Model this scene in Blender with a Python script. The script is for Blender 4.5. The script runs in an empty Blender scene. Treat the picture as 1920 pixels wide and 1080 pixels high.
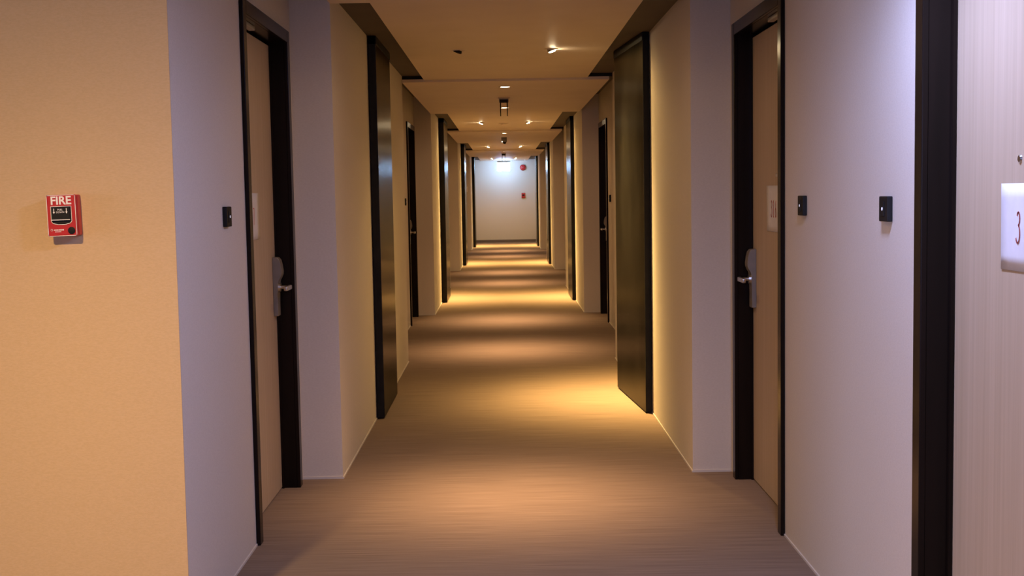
import bpy, bmesh, math, random
from mathutils import Vector, Matrix
random.seed(7)
S = bpy.context.scene
C = S.collection
PI = math.pi

# ------------------------------------------------------------------ camera, world, exposure
FPX, PITCH, YAW, ROLL, EYE = 2309.5, 0.0765, 0.0056, 0.0172, 1.45
cam_d = bpy.data.cameras.new('camera'); cam = bpy.data.objects.new('camera', cam_d); C.objects.link(cam)
cam_d.sensor_width = 36; cam_d.lens = FPX/1920*36; cam_d.clip_start = 0.05; cam_d.clip_end = 100
xh = Vector((math.cos(YAW), -math.sin(YAW), 0)); yh = Vector((math.sin(YAW), math.cos(YAW), 0)); zh = Vector((0, 0, 1))
fwd = yh*math.cos(PITCH) - zh*math.sin(PITCH); up0 = yh*math.sin(PITCH) + zh*math.cos(PITCH)
rt = xh*math.cos(ROLL) - up0*math.sin(ROLL); up = xh*math.sin(ROLL) + up0*math.cos(ROLL)
m = Matrix((rt, up, -fwd)).transposed().to_4x4(); m.translation = Vector((0, 0, EYE)); cam.matrix_world = m
S.camera = cam
S.view_settings.view_transform = 'Standard'; S.view_settings.look = 'None'
S.view_settings.gamma = 1; S.view_settings.use_curve_mapping = False
S.view_settings.exposure = -0.17
w = bpy.data.worlds.new('world'); S.world = w; w.use_nodes = True
w.node_tree.nodes['Background'].inputs[0].default_value = (0.55, 0.62, 0.9, 1)
w.node_tree.nodes['Background'].inputs[1].default_value = 0.25

WARM = (1.0, 0.595, 0.30); GOLD = (1.0, 0.62, 0.21); COOL = (0.42, 0.50, 1.0)
def lamp(name, kind, loc, power, color, target=None, size=0.05, angle=60, blend=0.8, size_y=None, lobe=None, spill=0.0):
    l = bpy.data.lights.new(name, kind); l.energy = power; l.color = color
    if kind == 'SPOT':
        l.spot_size = math.radians(angle); l.spot_blend = blend; l.shadow_soft_size = size
    elif kind == 'AREA':
        l.size = size
        if size_y: l.shape = 'RECTANGLE'; l.size_y = size_y
    else: l.shadow_soft_size = size
    if lobe:
        # reflector lamp: intensity falls with the angle off the beam axis
        l.use_nodes = True; nt = l.node_tree; em = nt.nodes['Emission']
        tc = nt.nodes.new('ShaderNodeTexCoord'); sp = nt.nodes.new('ShaderNodeSeparateXYZ'); ab = nt.nodes.new('ShaderNodeMath'); pw = nt.nodes.new('ShaderNodeMath')
        ab.operation = 'ABSOLUTE'; pw.operation = 'POWER'; pw.inputs[1].default_value = lobe
        nt.links.new(tc.outputs['Normal'], sp.inputs[0]); nt.links.new(sp.outputs['Z'], ab.inputs[0]); nt.links.new(ab.outputs[0], pw.inputs[0]); 
        sc = nt.nodes.new('ShaderNodeMath'); sc.operation = 'MULTIPLY_ADD'; sc.inputs[1].default_value = spill   # weak wide spill round the beam
        nt.links.new(ab.outputs[0], sc.inputs[0]); nt.links.new(pw.outputs[0], sc.inputs[2]); nt.links.new(sc.outputs[0], em.inputs['Strength'])
    o = bpy.data.objects.new(name, l); C.objects.link(o); o.location = loc
    if target is not None:
        o.rotation_euler = (Vector(target)-Vector(loc)).to_track_quat('-Z', 'Y').to_euler()
    return o

PER = 8.57
A0, B0 = 6.265, 10.67             # narrow stretch of the corridor from A0 to B0, repeated every PER
XL1, XR1, XL2, XR2 = -0.853, 0.953, -1.058, 1.155
ZA, ZN, ZR = 2.414, 2.4325, 2.4685
CX = 0.03
END = 37.0
# light of the place, plus added fill from unseen lobby windows
lamp('lobby_cool_light', 'SPOT', (0.78, 3.0, 2.40), 330, COOL, (0.30, 3.4, 0), 0.12, 170, 0.6, lobe=1.1)
lamp('lobby_warm_light', 'SPOT', (-1.45, 2.25, 2.40), 360, (1.0, 0.64, 0.24), (-1.35, 3.35, 0.0), 0.05, 170, 0.6, lobe=6, spill=0.12)
lamp('added_side_fill', 'AREA', (-8.8, 1.9, 1.5), 210, (0.68, 0.64, 1.0), (1.1, 3.2, 1.3), 3.2, size_y=1.9)  # added cool fill for the right wall, from an unseen window
lamp('added_back_fill', 'AREA', (-1.2, -3.8, 1.5), 60, COOL, (0.3, 4, 1.4), 2.4, size_y=1.8)  # added weak cool fill from behind the camera
DOWN = [2.70, 5.66, 11.25, 13.96, 19.82, 22.53, 28.35, 31.15]
for y in DOWN:
    lamp('downlight_beam', 'SPOT', (CX, y, ZA-0.012), 800, WARM, (CX, y+0.14, 0), 0.03, 172, 0.4, lobe=22, spill=0.035)
SPOTS = [(0.343, 8.53), (-0.285, 17.07), (0.350, 17.07), (-0.29, 25.67), (0.36, 25.67), (-0.295, 34.3), (0.34, 34.3)]
for x, y in SPOTS:
    s = 1 if x > CX else -1
    lamp('wall_spot_beam', 'SPOT', (x+0.02*s, y, ZN-0.03), 2200, GOLD, (1.0*s+CX, y+0.10, 0), 0.03, 172, 0.4, lobe=13, spill=0.05)

# ------------------------------------------------------------------ materials
def mat(name, col, rough=0.7, metal=0.0, bump=None, vary=None, spec=0.5, emit=None, estr=0, aniso=0, coat=0):
    mt = bpy.data.materials.new(name); mt.use_nodes = True
    n = mt.node_tree.nodes; L = mt.node_tree.links; b = n['Principled BSDF']
    b.inputs['Base Color'].default_value = (*col, 1); b.inputs['Roughness'].default_value = rough
    b.inputs['Metallic'].default_value = metal; b.inputs['Specular IOR Level'].default_value = spec
    b.inputs['Coat Weight'].default_value = coat
    if aniso: b.inputs['Anisotropic'].default_value = aniso
    if emit: b.inputs['Emission Color'].default_value = (*emit, 1); b.inputs['Emission Strength'].default_value = estr
    tc = n.new('ShaderNodeTexCoord')
    def noise(scale3, detail=3):
        mp = n.new('ShaderNodeMapping'); mp.inputs['Scale'].default_value = scale3
        L.new(tc.outputs['Object'], mp.inputs['Vector'])
        t = n.new('ShaderNodeTexNoise'); t.inputs['Scale'].default_value = 1; t.inputs['Detail'].default_value = detail
        L.new(mp.outputs[0], t.inputs['Vector']); return t
    if vary:
        sc, col2, lo, hi = vary
        t = noise(sc); r = n.new('ShaderNodeValToRGB')
        r.color_ramp.elements[0].position = lo; r.color_ramp.elements[1].position = hi
        r.color_ramp.elements[0].color = (*col, 1); r.color_ramp.elements[1].color = (*col2, 1)
        L.new(t.outputs['Fac'], r.inputs[0]); L.new(r.outputs[0], b.inputs['Base Color'])
    if bump:
        sc, st = bump
        t = noise(sc, 4); bp = n.new('ShaderNodeBump'); bp.inputs['Strength'].default_value = st; bp.inputs['Distance'].default_value = 0.002
        L.new(t.outputs['Fac'], bp.inputs['Height']); L.new(bp.outputs[0], b.inputs['Normal'])
    return mt
M = {
 'wall': mat('wallcovering', (0.60, 0.55, 0.475), 0.85, vary=((90, 90, 260), (0.64, 0.59, 0.515), 0.35, 0.65), bump=((300, 300, 900), 0.25), spec=0.25),
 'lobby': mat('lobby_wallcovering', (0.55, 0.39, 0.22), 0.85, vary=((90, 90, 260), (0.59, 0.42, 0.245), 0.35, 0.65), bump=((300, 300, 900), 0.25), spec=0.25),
 'raft': mat('ceiling_board', (0.60, 0.50, 0.40), 0.55, vary=((3, 3, 3), (0.64, 0.54, 0.44), 0.3, 0.7), spec=0.35),
 'dark_ceiling': mat('dark_ceiling_paint', (0.055, 0.041, 0.030), 0.75, vary=((5, 5, 5), (0.066, 0.05, 0.037), 0.3, 0.7)),
 'floor': mat('carpet', (0.165, 0.121, 0.090), 0.95, vary=((2.5, 130, 1), (0.252, 0.19, 0.144), 0.3, 0.72), bump=((30, 500, 1), 0.5), spec=0.1),
 'trim': mat('skirting_bead', (0.60, 0.56, 0.50), 0.5),
 'dark_trim': mat('dark_skirting', (0.12, 0.09, 0.08), 0.5, vary=((4, 4, 4), (0.14, 0.11, 0.09), 0.3, 0.7)),
 'frame': mat('dark_stained_frame', (0.008, 0.0055, 0.004), 0.22, vary=((20, 20, 1.5), (0.013, 0.008, 0.006), 0.3, 0.7), spec=0.12),
 'leaf': mat('pale_wood_veneer', (0.42, 0.325, 0.215), 0.55, vary=((75, 75, 1.0), (0.50, 0.395, 0.275), 0.25, 0.75), spec=0.35),
 'leaf_edge': mat('leaf_seal', (0.05, 0.04, 0.03), 0.6),
 'bronze': mat('brushed_bronze', (0.052, 0.050, 0.045), 0.23, 0.95, vary=((6, 6, 2.5), (0.095, 0.092, 0.082), 0.3, 0.75), bump=((40, 600, 4), 0.10)),
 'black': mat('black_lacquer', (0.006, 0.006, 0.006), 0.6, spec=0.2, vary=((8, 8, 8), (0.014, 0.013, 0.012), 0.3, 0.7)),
 'paper': mat('white_paper', (0.66, 0.65, 0.65), 0.9, vary=((30, 30, 30), (0.70, 0.69, 0.69), 0.3, 0.7)),
 'red_ink': mat('red_ink', (0.55, 0.13, 0.10), 0.8),
 'steel': mat('satin_steel', (0.62, 0.60, 0.56), 0.30, 1.0, bump=((200, 10, 10), 0.05)),
 'lockbody': mat('grey_lock_body', (0.22, 0.195, 0.16), 0.5, 0.3, vary=((20, 20, 20), (0.26, 0.23, 0.19), 0.3, 0.7)),
 'red': mat('fire_red_enamel', (0.42, 0.016, 0.016), 0.4, vary=((15, 15, 15), (0.48, 0.02, 0.02), 0.3, 0.7)),
 'white': mat('white_plastic', (0.82, 0.80, 0.76), 0.5),
 'dot': mat('pale_indicator', (0.85, 0.87, 0.9), 0.4, emit=(0.8, 0.85, 1.0), estr=0.35),
 'glass': mat('pane_glass', (0.8, 0.85, 0.9), 0.05),
 'lens': mat('lamp_lens', (1, 0.9, 0.75), 0.4, emit=(1.0, 0.80, 0.52), estr=45),
 'bulb': mat('lamp_bulb', (1, 0.9, 0.75), 0.4, emit=(1.0, 0.78, 0.48), estr=420),
 'sign': mat('sign_face', (0.9, 1, 1), 0.4, emit=(0.36, 0.60, 1.0), estr=52),
}
M['bronze'].node_tree.nodes['Principled BSDF'].inputs['Specular Tint'].default_value = (0.42, 0.41, 0.38, 1)
M['glass'].node_tree.nodes['Principled BSDF'].inputs['Transmission Weight'].default_value = 1

# ------------------------------------------------------------------ helpers
def nb(): return bmesh.new()
def box(bm, x0, x1, y0, y1, z0, z1, bev=0.0, seg=2):
    r = bmesh.ops.create_cube(bm, size=1.0)
    vs = r['verts']
    for v in vs:
        v.co = Vector(((x0+x1)/2+v.co.x*(x1-x0), (y0+y1)/2+v.co.y*(y1-y0), (z0+z1)/2+v.co.z*(z1-z0)))
    if bev:
        es = list({e for v in vs for e in v.link_edges})
        bmesh.ops.bevel(bm, geom=es, offset=bev, segments=seg, profile=0.5, affect='EDGES')
    return bm
def cyl(bm, p0, p1, r0, r1=None, n=24):
    p0, p1 = Vector(p0), Vector(p1); r1 = r0 if r1 is None else r1
    d = p1-p0
    q = d.to_track_quat('Z', 'Y').to_matrix().to_4x4(); q.translation = (p0+p1)/2
    bmesh.ops.create_cone(bm, cap_ends=True, segments=n, radius1=r0, radius2=r1, depth=d.length, matrix=q)
    return bm
def lathe(bm, prof, axis_m, n=28):
    # profile of (radius, height) turned about local Z, placed by axis_m
    rings = []
    for r, h in prof:
        if r < 1e-6: rings.append([bm.verts.new(axis_m @ Vector((0, 0, h)))])
        else: rings.append([bm.verts.new(axis_m @ Vector((r*math.cos(2*PI*k/n), r*math.sin(2*PI*k/n), h))) for k in range(n)])
    for a, b in zip(rings, rings[1:]):
        for k in range(n):
            k2 = (k+1) % n
            if len(a) == 1 and len(b) == 1: continue
            if len(a) == 1: bm.faces.new((a[0], b[k2], b[k]))
            elif len(b) == 1: bm.faces.new((a[k], a[k2], b[0]))
            else: bm.faces.new((a[k], a[k2], b[k2], b[k]))
    return bm
def extr(bm, pts, vec):
    # closed outline extruded along vec
    a = [bm.verts.new(Vector(p)) for p in pts]; b = [bm.verts.new(Vector(p)+Vector(vec)) for p in pts]
    n = len(a); bm.faces.new(a); bm.faces.new(list(reversed(b)))
    for k in range(n): bm.faces.new((a[k], b[k], b[(k+1) % n], a[(k+1) % n]))
    return bm
def obj(name, bm, mt, parent=None, smooth=False):
    bmesh.ops.recalc_face_normals(bm, faces=bm.faces)
    me = bpy.data.meshes.new(name); bm.to_mesh(me); bm.free(); me.materials.append(mt)
    if smooth:
        for p in me.polygons: p.use_smooth = True
        try: me.set_sharp_from_angle(angle=math.radians(40))
        except Exception: pass
    o = bpy.data.objects.new(name, me); C.objects.link(o)
    if parent: o.parent = parent
    return o
def tag(o, label, cat, group=None, kind=None):
    o['label'] = label; o['category'] = cat
    if group: o['group'] = group
    if kind: o['kind'] = kind
    return o
def thing(name, loc, label, cat, group=None, kind=None):
    o = bpy.data.objects.new(name, None); C.objects.link(o); o.location = loc; o.empty_display_size = 0.1
    return tag(o, label, cat, group, kind)
def copy_tree(o, parent=None):
    c = o.copy(); C.objects.link(c)
    if parent: c.parent = parent
    for ch in [k for k in bpy.data.objects if k.parent == o]: copy_tree(ch, c)
    return c
def ribbon(bm, pts, wd, nrm=(0, -1, 0), th=0.0006, closed=False):
    # flat stroke of width wd(t) through points lying in the plane with normal nrm
    N = Vector(nrm); P = [Vector(p) for p in pts]
    n = len(P)
    for i in range(n-1 if not closed else n):
        a, b = P[i], P[(i+1) % n]; d = (b-a)
        if d.length < 1e-7: continue
        t = d.normalized(); s = t.cross(N)*(wd/2); e = t*(wd*0.25)
        extr(bm, [a-e+s, b+e+s, b+e-s, a-e-s], N*th)
    return bm

# ------------------------------------------------------------------ the setting
bm = nb(); box(bm, -9, 3, -5, 40, -0.2, 0); fl = obj('floor', bm, M['floor'])
tag(fl, 'brown streaked carpet running the length of the corridor', 'floor', kind='structure')
DOORS_L = [(5.095, 6.11), (5.095+PER, 6.11+PER)]
DOORS_R = [(2.365, 3.38), (5.095, 6.11), (5.095+PER, 6.11+PER)]
ZO = 2.225; WT = 2.8
def wall_run(bm, s, X, y0, y1, openings):
    xo = s*1.6
    def seg(a, b, z0, z1):
        box(bm, min(X, xo), max(X, xo), a, b, z0, z1)
    cur = y0
    for a, b in openings:
        seg(cur, a, 0, WT); seg(a, b, ZO, WT); cur = b
        box(bm, min(s*1.4, xo), max(s*1.4, xo), a, b, 0, ZO)
    seg(cur, y1, 0, WT)
bl, br = nb(), nb()
wall_run(bl, -1, XL2, 3.978, A0, [DOORS_L[0]]); wall_run(br, 1, XR2, -3.9, A0, DOORS_R[:2])
for k in range(4):
    a, b = A0+k*PER, (B0+k*PER if k < 3 else END)
    box(bl, -1.6, XL1, a, b, 0, WT); box(br, XR1, 1.6, a, b, 0, WT)
    if k < 3:
        wall_run(bl, -1, XL2, b, a+PER, [DOORS_L[1]] if k == 0 else [])
        wall_run(br, 1, XR2, b, a+PER, [DOORS_R[2]] if k == 0 else [])
tag(obj('wall_left', bl, M['wall']), 'cream papered left corridor wall stepping in and out', 'wall', kind='structure')
tag(obj('wall_right', br, M['wall']), 'cream papered right corridor wall stepping in and out', 'wall', kind='structure')
bm = nb(); box(bm, -9, -1.6, 3.974, 4.4, 0, WT); box(bm, -1.6, XL2, 3.974, 3.978, 0, WT)
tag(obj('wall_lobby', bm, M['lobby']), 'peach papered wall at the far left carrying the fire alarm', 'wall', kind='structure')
bm = nb(); box(bm, -1.6, 1.6, END, END+0.2, 0, WT)
tag(obj('wall_end', bm, M['wall']), 'plain wall closing the corridor under the exit sign', 'wall', kind='structure')
# lobby behind the camera, with windows added for fill light
bm = nb(); box(bm, -9.2, -9, -4.1, 0.2, 0, WT); box(bm, -9.2, -9, 3.6, 4.4, 0, WT); box(bm, -9.2, -9, 0.2, 3.6, 0, 0.5); box(bm, -9.2, -9, 0.2, 3.6, 2.5, WT)
tag(obj('wall_lobby_side', bm, M['wall']), 'lobby side wall behind the camera', 'wall', kind='structure')
bm = nb(); y0, y1 = -4.1, -3.9
box(bm, -9, -3, y0, y1, 0, WT); box(bm, 1.0, 1.6, y0, y1, 0, WT); box(bm, -3, 1.0, y0, y1, 0, 0.5); box(bm, -3, 1.0, y0, y1, 2.4, WT)
tag(obj('wall_back', bm, M['wall']), 'lobby wall with the added window behind the camera', 'wall', kind='structure')
win = thing('added_window_1', (-1, -4.0, 0.5), 'wide unseen lobby window behind the camera, added for fill light', 'window', kind='structure')  # window added to go with the back fill light
bm = nb()
for a, b in ((-2, -1.95), (-0.03, 0.03), (1.95, 2)): box(bm, a, b, -0.04, 0.04, 0, 1.9)
box(bm, -1.95, 1.95, -0.04, 0.04, 0, 0.05); box(bm, -1.95, 1.95, -0.04, 0.04, 1.85, 1.9)
obj('window_frame', bm, M['frame'], win)
bm = nb(); box(bm, -1.95, -0.03, -0.004, 0.004, 0.05, 1.85); box(bm, 0.03, 1.95, -0.004, 0.004, 0.05, 1.85); obj('pane', bm, M['glass'], win)

win = thing('added_window_2', (-9.0, 1.9, 0.5), 'tall unseen lobby window at the far left, added for fill light', 'window', kind='structure')  # window added to go with the side fill light
bm = nb()
for a, b in ((-1.7, -1.65), (-0.03, 0.03), (1.65, 1.7)): box(bm, -0.04, 0.04, a, b, 0, 2.0)
box(bm, -0.04, 0.04, -1.65, 1.65, 0, 0.05); box(bm, -0.04, 0.04, -1.65, 1.65, 1.95, 2.0)
obj('window_frame', bm, M['frame'], win)
bm = nb(); box(bm, -0.004, 0.004, -1.65, -0.03, 0.05, 1.95); box(bm, -0.004, 0.004, 0.03, 1.65, 0.05, 1.95); obj('pane', bm, M['glass'], win)

# ceiling: dark soffit above, pale floating boards below
bm = nb()
box(bm, -9, 1.6, -4, A0, 2.70, 2.9)
for k in range(4):
    a, b = A0+k*PER, (B0+k*PER if k < 3 else END)
    box(bm, XL1, XR1, a, b, ZR, 2.9)
    if k < 3: box(bm, -1.3, 1.3, b, a+PER, 2.62, 2.9)
tag(obj('ceiling', bm, M['dark_ceiling']), 'dark brown recessed ceiling above the pale boards', 'ceiling', kind='structure')
bm = nb()
NLx, NRx, SLx, SRx = -0.665, 0.737, -0.852, 0.925
for k in range(4):
    a, b = A0+k*PER, (B0+k*PER if k < 3 else END)
    box(bm, NLx, NRx, a+0.004, b-0.004 if k < 3 else b, ZN, ZR)
tag(obj('ceiling_board', bm, M['raft']), 'pale ceiling boards over the narrow stretches of the corridor', 'ceiling', kind='structure')
bm = nb()
box(bm, SLx, SRx, 2.1, A0, ZA, ZA+0.026)
for k in range(3): box(bm, SLx, SRx, B0+k*PER, A0+(k+1)*PER, ZA, ZA+0.026)
tag(obj('ceiling_raft', bm, M['raft']), 'pale lowered ceiling boards crossing the corridor at the door bays', 'ceiling', kind='structure')

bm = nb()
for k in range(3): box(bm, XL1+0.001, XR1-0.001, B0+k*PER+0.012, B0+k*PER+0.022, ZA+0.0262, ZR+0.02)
tag(obj('gap_shade_1', bm, M['black']), 'black strip standing in for the shade above the front edge of each lowered ceiling board', 'trim', kind='structure')  # black strip put in as the shade of the slot above the boards
# thin pale skirting bead along every wall foot
def bead(bm, s, X, y0, y1, t=0.005, h=0.009): box(bm, min(X, X-s*t), max(X, X-s*t), y0, y1, 0, h)
bl, br = nb(), nb()
bead(bl, -1, XL2, 3.974, 5.06); bead(br, 1, XR2, -3.9, 2.33); bead(br, 1, XR2, 3.46, 5.06)
for k in range(4):
    a, b = A0+k*PER, (B0+k*PER if k < 3 else END)
    bead(bl, -1, XL1, a-0.006, b); bead(br, 1, XR1, a-0.006, b)
    if k == 0: d0, d1 = 5.06+PER, 6.145+PER
    box(bl, XL2, XL1, a-0.006, a, 0, 0.012); box(br, XR1, XR2, a-0.006, a, 0, 0.012)
    if k < 3:
        if k == 0: bead(bl, -1, XL2, b, d0); bead(br, 1, XR2, b, d0)
        else: bead(bl, -1, XL2, b, a+PER); bead(br, 1, XR2, b, a+PER)
tag(obj('baseboard_left', bl, M['trim']), 'thin pale bead along the foot of the left wall', 'baseboard', kind='structure')
tag(obj('baseboard_right', br, M['trim']), 'thin pale bead along the foot of the right wall', 'baseboard', kind='structure')
bm = nb(); box(bm, XL1, XR1, END-0.012, END, 0, 0.075, 0.003)
tag(obj('baseboard_end', bm, M['dark_trim']), 'dark skirting board under the end wall', 'baseboard', kind='structure')

# ------------------------------------------------------------------ doors
# built for the right side with its wall face at x=0 pointing to -x, near jamb at y=0
def make_door():
    root = thing('door_1', (0, 0, 0), '', 'door', kind='structure')
    W = 1.015
    bm = nb()
    f0 = -0.018
    box(bm, f0, 0.0, -0.035, 0.025, 0, 2.262, 0.003); box(bm, f0, 0.0, W-0.03, W+0.032, 0, 2.262, 0.003)
    box(bm, f0, 0.0, 0.0251, W-0.0301, 2.203, 2.262, 0.003)
    box(bm, 0.0, 0.115, 0.0, 0.0249, 0, 2.2245); box(bm, 0.0, 0.115, W-0.0299, W, 0, 2.2245)
    box(bm, 0.0, 0.115, 0.0249, W-0.0299, 2.203, 2.2245)
    # stop behind the leaf edge
    box(bm, 0.062, 0.072, W-0.042, W-0.0299, 0, 2.203); box(bm, 0.062, 0.072, 0.0249, 0.037, 0, 2.203)
    obj('door_frame', bm, M['frame'], root)
    bm = nb(); box(bm, 0.0735, 0.1145, 0.028, W-0.033, 0.006, 2.188, 0.0015, 1); leaf = obj('door_leaf', bm, M['leaf'], root)
    # closer rail on the head of the frame
    bm = nb(); box(bm, 0.022, 0.050, 0.06, 0.40, 2.183, 2.2029, 0.003); cyl(bm, (0.036, 0.09, 2.184), (0.036, 0.09, 2.176), 0.009)
    obj('closer_rail', bm, M['steel'], root)
    # electronic lock: side outline with a swollen top, thin tail
    yl = W-0.115
    prof = [(0.000, 0.872), (0.022, 0.872), (0.022, 1.030), (0.026, 1.046), (0.036, 1.058), (0.043, 1.075), (0.044, 1.092),
            (0.040, 1.120), (0.034, 1.146), (0.024, 1.158), (0.0, 1.160)]
    bm = nb(); extr(bm, [(0.0735-t, yl, z) for t, z in prof], (0, 0.066, 0))
    bmesh.ops.bevel(bm, geom=list(bm.edges), offset=0.002, segments=1, affect='EDGES')
    lk = obj('door_lock', bm, M['lockbody'], root)
    # lever: rose, neck and a bar pointing towards the hinge side
    bm = nb()
    cyl(bm, (0.0515, yl+0.033, 1.012), (0.040, yl+0.033, 1.012), 0.024, 0.022)
    cyl(bm, (0.044, yl+0.033, 1.012), (-0.008, yl+0.033, 1.012), 0.0095)
    box(bm, -0.012, 0.006, yl-0.085, yl+0.046, 1.0005, 1.0235, 0.005, 3)
    obj('door_handle', bm, M['steel'], lk, True)
    bm = nb(); cyl(bm, (0.0735, 0.45, 1.512), (0.0695, 0.45, 1.512), 0.010, 0.008); obj('peephole', bm, M['steel'], leaf, True)
    # three hinges on the near jamb
    for z in (0.25, 1.15, 2.0):
        bm = nb(); cyl(bm, (0.068, 0.031, z-0.05), (0.068, 0.031, z+0.05), 0.006, n=12); obj('hinge', bm, M['steel'], root, True)
    return root
def mirror_mesh(o):
    me = o.data.copy(); me.transform(Matrix.Scale(-1, 4, Vector((1, 0, 0)))); me.flip_normals(); return me
proto = make_door()
def mirrored(root):
    r = root.copy(); C.objects.link(r)
    def rec(src, dst):
        for ch in [k for k in bpy.data.objects if k.parent == src]:
            c = ch.copy(); c.data = mirror_mesh(ch); C.objects.link(c); c.parent = dst; rec(ch, c)
    rec(root, r); return r
protoL = mirrored(proto)
placed = [(proto, XR2, 5.095, 'door_2', 'pale wood door on the right marked 316 with dark frame'),
          (None, XR2, 5.095+PER, 'door_3', 'closed pale door on the right beyond the tilted metal panel'),
          (protoL, XL2, 5.095, 'door_4', 'pale wood door on the left beside the peach wall'),
          (None, XL2, 5.095+PER, 'door_5', 'closed pale door on the left beyond the first metal panel')]
for i, (o, X, y, nm, lb) in enumerate(placed):
    if o is None: o = copy_tree(proto if X > 0 else protoL)
    o.location = (X, y, 0); o.name = nm; o['label'] = lb

def flip_y(root):
    # opposite hand: the same door with latch and hinges swapped
    r = root.copy(); C.objects.link(r)
    def rec(src, dst):
        for ch in [k for k in bpy.data.objects if k.parent == src]:
            me = ch.data.copy(); me.transform(Matrix.Translation((0, 1.015, 0)) @ Matrix.Scale(-1, 4, Vector((0, 1, 0)))); me.flip_normals()
            c = ch.copy(); c.data = me; C.objects.link(c); c.parent = dst; rec(ch, c)
    rec(root, r); return r
o = flip_y(proto); o.location = (XR2, 2.365, 0); o.name = 'door_1'; o['label'] = 'pale wood door at the right edge of the photo'
# ------------------------------------------------------------------ number sheets taped on the doors
def arc(cx, cy, rx, ry, a0, a1, n=10):
    return [(cx+rx*math.cos(math.radians(a0+(a1-a0)*k/n)), cy+ry*math.sin(math.radians(a0+(a1-a0)*k/n))) for k in range(n+1)]
DIG = {
 '3': [arc(0.17, 0.78, 0.17, 0.20, 150, -60)+arc(0.12, 0.29, 0.24, 0.29, 75, -150, 14)],
 '1': [[(0.08, 0.86), (0.2, 0.98), (0.2, 0.0)], [(0.08, 0), (0.32, 0)]],
 '6': [[(0.38, 0.96), (0.2, 0.8), (0.06, 0.5), (0.02, 0.28)]+arc(0.21, 0.26, 0.19, 0.26, 180, 540, 18)],
 '4': [[(0.28, 0.0), (0.28, 0.97), (0.0, 0.3), (0.4, 0.3)]],
 '7': [[(0.0, 0.97), (0.4, 0.97), (0.14, 0.0)]],
}
def make_sheet(s, X, y, text, z0, z1, wd, label, yo=0.0, dh=0.075):
    face = X   # leaf face, sheet stands just in front of it
    root = thing('number_sheet', (face, y, z0), label, 'paper sheet', 'number sheets on the doors')
    bm = nb()
    n = 6
    vs = []
    # slightly curled sheet with real thickness
    for i in range(n+1):
        row = []
        for j in range(n+1):
            u, v = i/n, j/n
            off = 0.0012+0.0018*(abs(u-0.5)*2)**3*(0.3+0.7*v)
            row.append(bm.verts.new((-s*off, (u-0.5)*wd, v*(z1-z0))))
        vs.append(row)
    for i in range(n):
        for j in range(n): bm.faces.new((vs[i][j], vs[i+1][j], vs[i+1][j+1], vs[i][j+1]))
    sh = obj('sheet', bm, M['paper'], root, True)
    md = sh.modifiers.new('thick', 'SOLIDIFY'); md.thickness = 0.0004; md.offset = 0
    h = dh; zc = (z1-z0)*0.5-h/2
    tw = len(text)*0.042-0.014
    for k, ch in enumerate(text):
        bm = nb()
        for st in DIG[ch]:
            # reading direction is +y on the left wall seen from the corridor, -y on the right wall
            pts = [(-s*0.0021, -s*(-tw/2+k*0.042+px*h*0.62) + yo, zc+pz*h) for px, pz in st]
            ribbon(bm, pts, 0.0045, (-s, 0, 0))
        obj('numeral', bm, M['red_ink'], root)
    return root
make_sheet(1, XR2+0.0725, 5.592, '316', 1.256, 1.466, 0.297, 'white sheet numbered 316 taped on the right-hand door')
make_sheet(-1, XL2-0.0725, 5.54, '317', 1.262, 1.472, 0.297, 'white sheet with a faint number on the left-hand door')
make_sheet(1, XR2+0.0725, 2.882, '314', 1.244, 1.454, 0.297, 'white sheet with a red 3 at the right edge of the photo')

# ------------------------------------------------------------------ door bell plates
def make_bell():
    root = thing('bell_plate', (0, 0, 0), '', 'door bell', 'bell plates beside the doors')
    bm = nb(); box(bm, -0.017, 0, -0.041, 0.041, -0.038, 0.038, 0.003); pl = obj('plate', bm, M['black'], root)
    bm = nb(); box(bm, -0.0195, -0.0165, -0.014, 0.014, -0.022, 0.022, 0.001); bt = obj('button', bm, M['black'], root)
    bm = nb(); cyl(bm, (-0.0194, 0, 0.0), (-0.0206, 0, 0.0), 0.0052); obj('indicator', bm, M['dot'], bt, True)
    return root
b0 = make_bell()
for i, (X, y, lb) in enumerate([(XR2, 3.697, 'black bell plate on the right wall, the nearer and larger of the pair'),
                                (XR2, 4.732, 'black bell plate on the right wall beside the 316 door'),
                                (XL2, 4.688, 'black bell plate on the left wall beside the near door'),
                                (XL2, 13.2, 'tiny dark bell plate on the left wall beyond the first metal panel'),
                                (XR2, 13.29, 'tiny dark bell plate on the right wall beyond the tilted panel')]):
    o = b0 if i == 0 else copy_tree(b0)
    o.location = (X, y, 1.381 if i > 1 else 1.385); o['label'] = lb
    if X < 0: o.rotation_euler.z = PI

# ------------------------------------------------------------------ fire alarm pull station
fa = thing('fire_alarm_pull_station', (-1.404, 3.974, 1.405), 'red fire alarm pull station on the peach wall', 'fire alarm')
fa.rotation_euler.y = math.radians(-1.2)
def text_mesh(name, body, size, mt, parent, loc, th=0.0006, sx=1.0, bold=0.0):
    cu = bpy.data.curves.new(name, 'FONT'); cu.body = body; cu.size = size; cu.extrude = th; cu.align_x = 'CENTER'; cu.offset = bold
    tmp = bpy.data.objects.new(name+'_t', cu); C.objects.link(tmp)
    bpy.context.view_layer.update()
    me = bpy.data.meshes.new_from_object(tmp.evaluated_get(bpy.context.evaluated_depsgraph_get()))
    bpy.data.objects.remove(tmp)
    me.transform(Matrix.Diagonal((sx, 1, 1, 1))); me.transform(Matrix.Rotation(PI/2, 4, 'X'))
    me.materials.clear(); me.materials.append(mt)
    o = bpy.data.objects.new(name, me); C.objects.link(o); o.parent = parent; o.location = loc
    return o
W2, H2 = 0.0475, 0.066
bm = nb(); box(bm, -W2+0.004, W2, -0.030, 0, -H2+0.001, H2-0.001, 0.004); obj('back_box', bm, M['red'], fa)
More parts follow.
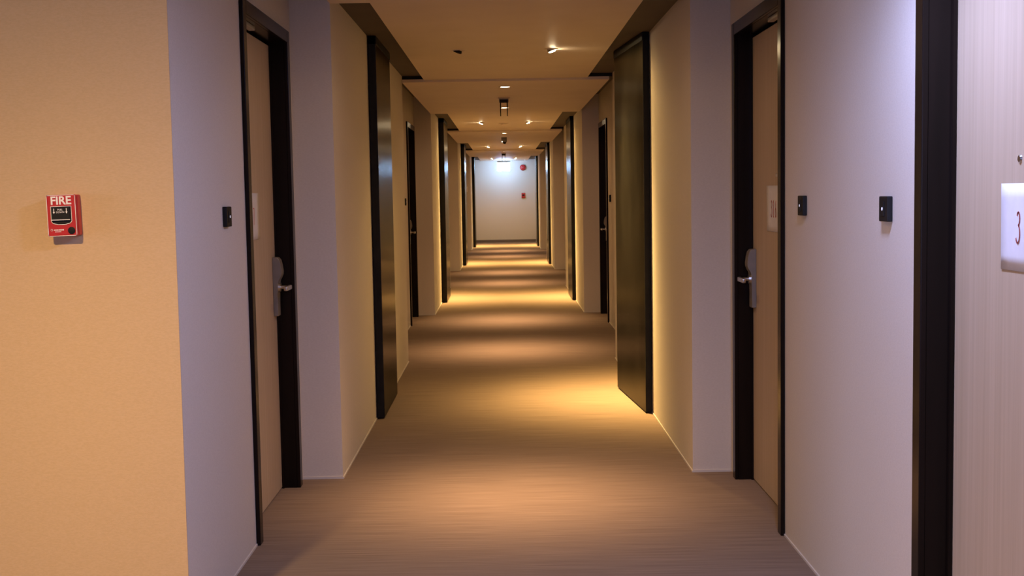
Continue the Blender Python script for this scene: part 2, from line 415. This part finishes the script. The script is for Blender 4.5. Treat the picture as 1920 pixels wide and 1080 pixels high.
bm = nb(); box(bm, -W2, W2-0.002, -0.044, -0.030, -H2, H2, 0.004, 3); cov = obj('front_cover', bm, M['red'], fa)
def rr(x0, x1, z0, z1, r, y, n=5):
    p = []
    for cx, cz, a in ((x1-r, z1-r, 0), (x0+r, z1-r, 90), (x0+r, z0+r, 180), (x1-r, z0+r, 270)):
        for k in range(n+1):
            t = math.radians(a+90*k/n); p.append((cx+r*math.cos(t), y, cz+r*math.sin(t)))
    return p
bm = nb(); ribbon(bm, rr(-W2+0.0016, W2-0.0036, -H2+0.0016, H2-0.0016, 0.004, -0.0442), 0.0016, closed=True); obj('white_border', bm, M['white'], cov)
text_mesh('fire_lettering', 'FIRE', 0.0365, M['white'], cov, (-0.001, -0.0446, 0.0355), sx=1.0, bold=0.0009)
# handle recess with its pale outline
zt, zb = 0.029, -0.027
outl = [(-0.034, -0.0443, zt), (0.031, -0.0443, zt), (0.031, -0.0443, -0.018), (0.026, -0.0443, -0.0245), (0.010, -0.0443, -0.0285), (-0.012, -0.0443, -0.0285), (-0.029, -0.0443, -0.0245), (-0.034, -0.0443, -0.018)]
bm = nb(); extr(bm, outl, (0, -0.0008, 0)); hr = obj('handle_recess', bm, M['black'], cov)
bm = nb(); ribbon(bm, [(x, -0.0451, z) for x, y, z in outl], 0.0016, closed=True); obj('recess_outline', bm, M['white'], hr)
bm = nb(); box(bm, -0.0305, 0.0275, -0.0535, -0.0451, -0.0135, 0.026, 0.002); hd = obj('pull_handle', bm, M['black'], fa)
bm = nb(); ribbon(bm, [(-0.031, -0.0537, -0.0135), (0.028, -0.0537, -0.0135)], 0.0022); obj('handle_edge', bm, M['white'], hd)
text_mesh('pull_lettering', 'PULL\nDOWN', 0.0078, M['white'], hd, (-0.0015, -0.0538, 0.0160), sx=1.0)
for x in (-0.0215, 0.0185):
    bm = nb(); ribbon(bm, [(x, -0.0536, 0.022), (x, -0.0536, 0.012)], 0.0022)
    extr(bm, [(x-0.0035, -0.0536, 0.012), (x+0.0035, -0.0536, 0.012), (x, -0.0536, 0.0060)], (0, -0.0006, 0)); obj('down_arrow', bm, M['white'], hd)
bm = nb(); lathe(bm, [(0.0115, 0), (0.0115, 0.002), (0.008, 0.003), (0.0, 0.003)], Matrix.Translation((0.028, -0.044, -0.0485)) @ Matrix.Rotation(PI/2, 4, 'X')); obj('key_lock', bm, M['black'], cov, True)
# small maker's marking, too small to read in the photo
bm = nb(); x = -0.028
ribbon(bm, [(-0.035+0.003*math.cos(a*PI/6), -0.0442, -0.0455+0.003*math.sin(a*PI/6)) for a in range(12)], 0.001, closed=True)
for k in range(9): box(bm, x, x+0.0026, -0.0447, -0.0441, -0.0474, -0.0438); x += 0.0036
x = -0.025
for k in range(7): box(bm, x, x+0.002, -0.0447, -0.0441, -0.0523, -0.0500); x += 0.0029
obj('maker_marking', bm, M['white'], cov)

# ------------------------------------------------------------------ bronze panels standing off the walls
def make_panel(name, s, X, y, L, ang, d, label):
    root = thing(name, (X, y, 0), label, 'panel', 'bronze panels along the corridor')
    root.rotation_euler.z = ang
    zt = ZR-0.004
    gap = 0.006
    def bx(x0, x1, a, b, z0, z1, bev=0.0):
        bm = nb(); box(bm, min(-s*x0, -s*x1), max(-s*x0, -s*x1), a, b, z0, z1, bev); return bm
    obj('panel_core', bx(gap, d-0.003, 0, L, 0.008, zt, 0.001), M['black'], root)
    obj('bronze_face', bx(d-0.0029, d, 0.0, L, 0.010, zt-0.004, 0.0006), M['bronze'], root)
    obj('head_shade', bx(gap, d+0.004, 0.0, L, zt-0.05, zt, 0.001), M['black'], root)  # black band in place of the shading at the panel top
    return root
make_panel('metal_panel', -1, XL1, 7.945, 0.96, 0, 0.055, 'unlit bronze metal panel on the left, nearest of the left panels')
make_panel('metal_panel', 1, XR1, 7.975, 1.07, math.radians(4.6), 0.047, 'large bronze metal panel on the right with its far edge swung out')
words = ['second', 'third', 'farthest']
for k in range(1, 4):
    make_panel('metal_panel', -1, XL1, 7.965+k*PER, 1.05, 0, 0.072, '%s bronze panel along the left wall, its black edge towards the camera' % words[k-1])
    make_panel('metal_panel', 1, XR1, 7.975+k*PER, 1.05, 0, 0.048, '%s bronze panel along the right wall, flat beside the bright wall strip' % words[k-1])

# ------------------------------------------------------------------ ceiling lamps
def make_downlight():
    root = thing('downlight', (0, 0, 0), '', 'ceiling light', 'recessed downlights along the middle of the ceiling')
    T = Matrix.Rotation(PI, 4, 'X')
    bm = nb(); lathe(bm, [(0.040, -0.0), (0.040, 0.002), (0.054, 0.005), (0.058, 0.003), (0.058, 0.0)], T); obj('trim_ring', bm, M['white'], root, True)
    bm = nb(); lathe(bm, [(0.040, -0.0005), (0.040, 0.0015), (0.0, 0.0035)], T); obj('lens', bm, M['lens'], root, True)
    return root
d0 = make_downlight()
dl = ['round downlight over the camera end of the corridor', 'round downlight over the door bay nearest the camera',
      'round downlight in the first visible lowered ceiling board, its front one', 'round downlight seen between the two hanging rods',
      'round downlight just in front of the small camera housing', 'round downlight just behind the small camera housing',
      'round downlight before the farther pair of hanging rods', 'farthest round downlight, close to the exit sign']
for i, y in enumerate(DOWN):
    o = d0 if i == 0 else copy_tree(d0); o.location = (CX, y, ZA); o['label'] = dl[i]
def make_spot(lit=True):
    root = thing('adjustable_spotlight', (0, 0, 0), '', 'ceiling light', 'adjustable spotlights in pairs')
    T = Matrix.Rotation(PI, 4, 'X')
    bm = nb(); lathe(bm, [(0.030, 0.0), (0.030, 0.002), (0.043, 0.004), (0.046, 0.002), (0.046, 0.0)], T); obj('trim_ring', bm, M['raft'], root, True)
    R = Matrix.Translation((0.004, 0, -0.004)) @ Matrix.Rotation(PI-math.radians(20), 4, 'Y')
    bm = nb(); lathe(bm, [(0.029, -0.006), (0.031, 0.010), (0.027, 0.012), (0.024, 0.008), (0.0, 0.0078)], R); hd = obj('lamp_head', bm, M['steel'] if lit else M['black'], root, True)
    if lit: bm = nb(); lathe(bm, [(0.026, 0.0122), (0.018, 0.0165), (0.0, 0.018)], R); obj('bulb', bm, M['bulb'], hd, True)
    return root
sp = make_spot()
sl = ['lit ceiling spotlight nearest the camera, aimed at the big right panel',
      'left lamp of the second row of ceiling spotlights', 'right lamp of the second row of ceiling spotlights',
      'left lamp of the third row of ceiling spotlights', 'right lamp of the third row of ceiling spotlights',
      'left lamp of the last row of ceiling spotlights, near the exit sign', 'right lamp of the last row of ceiling spotlights, near the exit sign']
for i, (x, y) in enumerate(SPOTS):
    o = sp if i == 0 else copy_tree(sp); o.location = (x, y, ZN); o['label'] = sl[i]
    if x < CX: o.rotation_euler.z = PI
o = make_spot(False); o.location = (-0.292, 8.53, ZN); o.rotation_euler.z = PI; o['label'] = 'unlit ceiling spotlight left of the bright one'

# hanging rod brackets, camera housing, detectors
def make_bracket():
    root = thing('hanging_bracket', (0, 0, 0), '', 'ceiling bracket', 'ceiling brackets with two hanging rods')
    bm = nb(); box(bm, -0.062, 0.062, -0.055, 0.055, -0.008, 0, 0.002); obj('ceiling_plate', bm, M['raft'], root)
    bm = nb(); box(bm, -0.048, 0.048, -0.04, 0.04, -0.045, -0.008, 0.003); obj('housing', bm, M['lockbody'], root)
    for x in (-0.034, 0.034):
        bm = nb(); cyl(bm, (x, -0.044, -0.020), (x, -0.044, -0.185), 0.0065, 0.0045, 12); obj('rod', bm, M['black'], root, True)
    bm = nb(); box(bm, -0.042, 0.042, -0.050, -0.041, -0.05, -0.018, 0.002); obj('clamp', bm, M['black'], root)
    return root
k0 = make_bracket(); k0.location = (0.020, 12.57, ZA); k0['label'] = 'ceiling bracket with two dark hanging rods, the nearer one'
k1 = copy_tree(k0); k1.location = (0.020, 12.57+2*PER, ZA); k1['label'] = 'small ceiling bracket with two dark rods far down by the exit sign'
cr = thing('ceiling_camera', (0.026, 21.3, ZA), 'small ceiling camera housing with a dark lens', 'camera')
bm = nb(); box(bm, -0.05, 0.05, -0.06, 0.06, -0.012, 0, 0.003); obj('base_plate', bm, M['lockbody'], cr)
bm = nb(); box(bm, -0.048, 0.048, -0.05, 0.05, -0.085, -0.012, 0.008, 3); obj('housing', bm, M['lockbody'], cr)
bm = nb(); lathe(bm, [(0.03, 0), (0.028, 0.015), (0.015, 0.026), (0, 0.03)], Matrix.Translation((0.008, -0.02, -0.083)) @ Matrix.Rotation(PI-0.5, 4, 'X')); obj('lens_dome', bm, M['black'], cr, True)
bm = nb(); lathe(bm, [(0.005, 0), (0.005, 0.002), (0, 0.003)], Matrix.Translation((-0.034, -0.0502, -0.075)) @ Matrix.Rotation(PI/2, 4, 'X')); obj('status_light', bm, M['lens'], cr, True)
sm = thing('smoke_detector', (0.018, 17.3, ZN), 'flat round detector between the second row of spotlights', 'detector')
bm = nb(); lathe(bm, [(0.07, 0), (0.07, 0.006), (0.055, 0.012), (0.0, 0.012)], Matrix.Rotation(PI, 4, 'X')); obj('base', bm, M['raft'], sm, True)
bm = nb(); lathe(bm, [(0.036, 0.012), (0.034, 0.022), (0.0, 0.026)], Matrix.Rotation(PI, 4, 'X')); obj('sensor_head', bm, M['raft'], sm, True)
sk = thing('sprinkler_head', (0.64, 36.0, ZN), 'tiny sprinkler head on the ceiling above the red sounder', 'sprinkler')
bm = nb(); lathe(bm, [(0.03, 0), (0.03, 0.004), (0.012, 0.006), (0.010, 0.03), (0, 0.03)], Matrix.Rotation(PI, 4, 'X')); obj('escutcheon', bm, M['white'], sk, True)
bm = nb(); lathe(bm, [(0, 0.034), (0.018, 0.036), (0.018, 0.038), (0, 0.038)], Matrix.Rotation(PI, 4, 'X')); cyl(bm, (0, 0, -0.029), (0, 0, -0.037), 0.004); obj('deflector', bm, M['steel'], sk, True)

# ------------------------------------------------------------------ end wall fittings
ex = thing('exit_sign', (0.018, END-0.75, ZN), 'glowing white hanging sign at the end of the corridor', 'exit sign')
bm = nb(); box(bm, -0.19, 0.19, -0.035, 0.035, -0.07, -0.03, 0.004); obj('sign_housing', bm, M['lockbody'], ex)
for x in (-0.12, 0.12): bm = nb(); cyl(bm, (x, 0, 0), (x, 0, -0.031), 0.008); obj('hanger', bm, M['steel'], ex)
bm = nb(); box(bm, -0.19, 0.19, -0.014, 0.014, -0.315, -0.0702, 0.003); obj('lit_panel', bm, M['sign'], ex)
so = thing('alarm_sounder', (0.592, END, 2.222), 'round red alarm sounder high on the end wall', 'alarm')
T = Matrix.Rotation(PI/2, 4, 'X')
bm = nb(); lathe(bm, [(0.07, 0), (0.07, 0.03), (0.0, 0.03)], T); obj('base', bm, M['white'], so, True)
bm = nb(); lathe(bm, [(0.088, 0.030), (0.088, 0.045), (0.075, 0.062), (0.04, 0.073), (0, 0.075)], T); bl = obj('bell_dome', bm, M['red'], so, True)
bm = nb(); lathe(bm, [(0.012, 0.074), (0.010, 0.082), (0, 0.082)], T); obj('centre_nut', bm, M['steel'], bl, True)
cp = thing('call_point', (0.596, END, 1.39), 'small dark red call point on the end wall below the sounder', 'fire alarm')
bm = nb(); box(bm, -0.055, 0.055, -0.035, 0, -0.075, 0.075, 0.005); obj('back_box', bm, M['red'], cp)
bm = nb(); box(bm, -0.05, 0.05, -0.048, -0.0351, -0.068, 0.068, 0.005); c2 = obj('front_cover', bm, M['red'], cp)
bm = nb(); box(bm, -0.032, 0.032, -0.056, -0.0481, -0.018, 0.03, 0.003); obj('pull_handle', bm, M['black'], c2)
wp = thing('wall_plate', (-0.95, A0+3*PER, 1.58), 'small pale plate high on the left pier at the far end', 'wall plate')
bm = nb(); box(bm, -0.03, 0.03, -0.012, 0, -0.07, 0.07, 0.003); obj('plate', bm, M['white'], wp)
for z in (-0.032, 0.032):
    bm = nb(); box(bm, -0.016, 0.016, -0.017, -0.0121, z-0.022, z+0.022, 0.003); obj('rocker', bm, M['white'], wp)
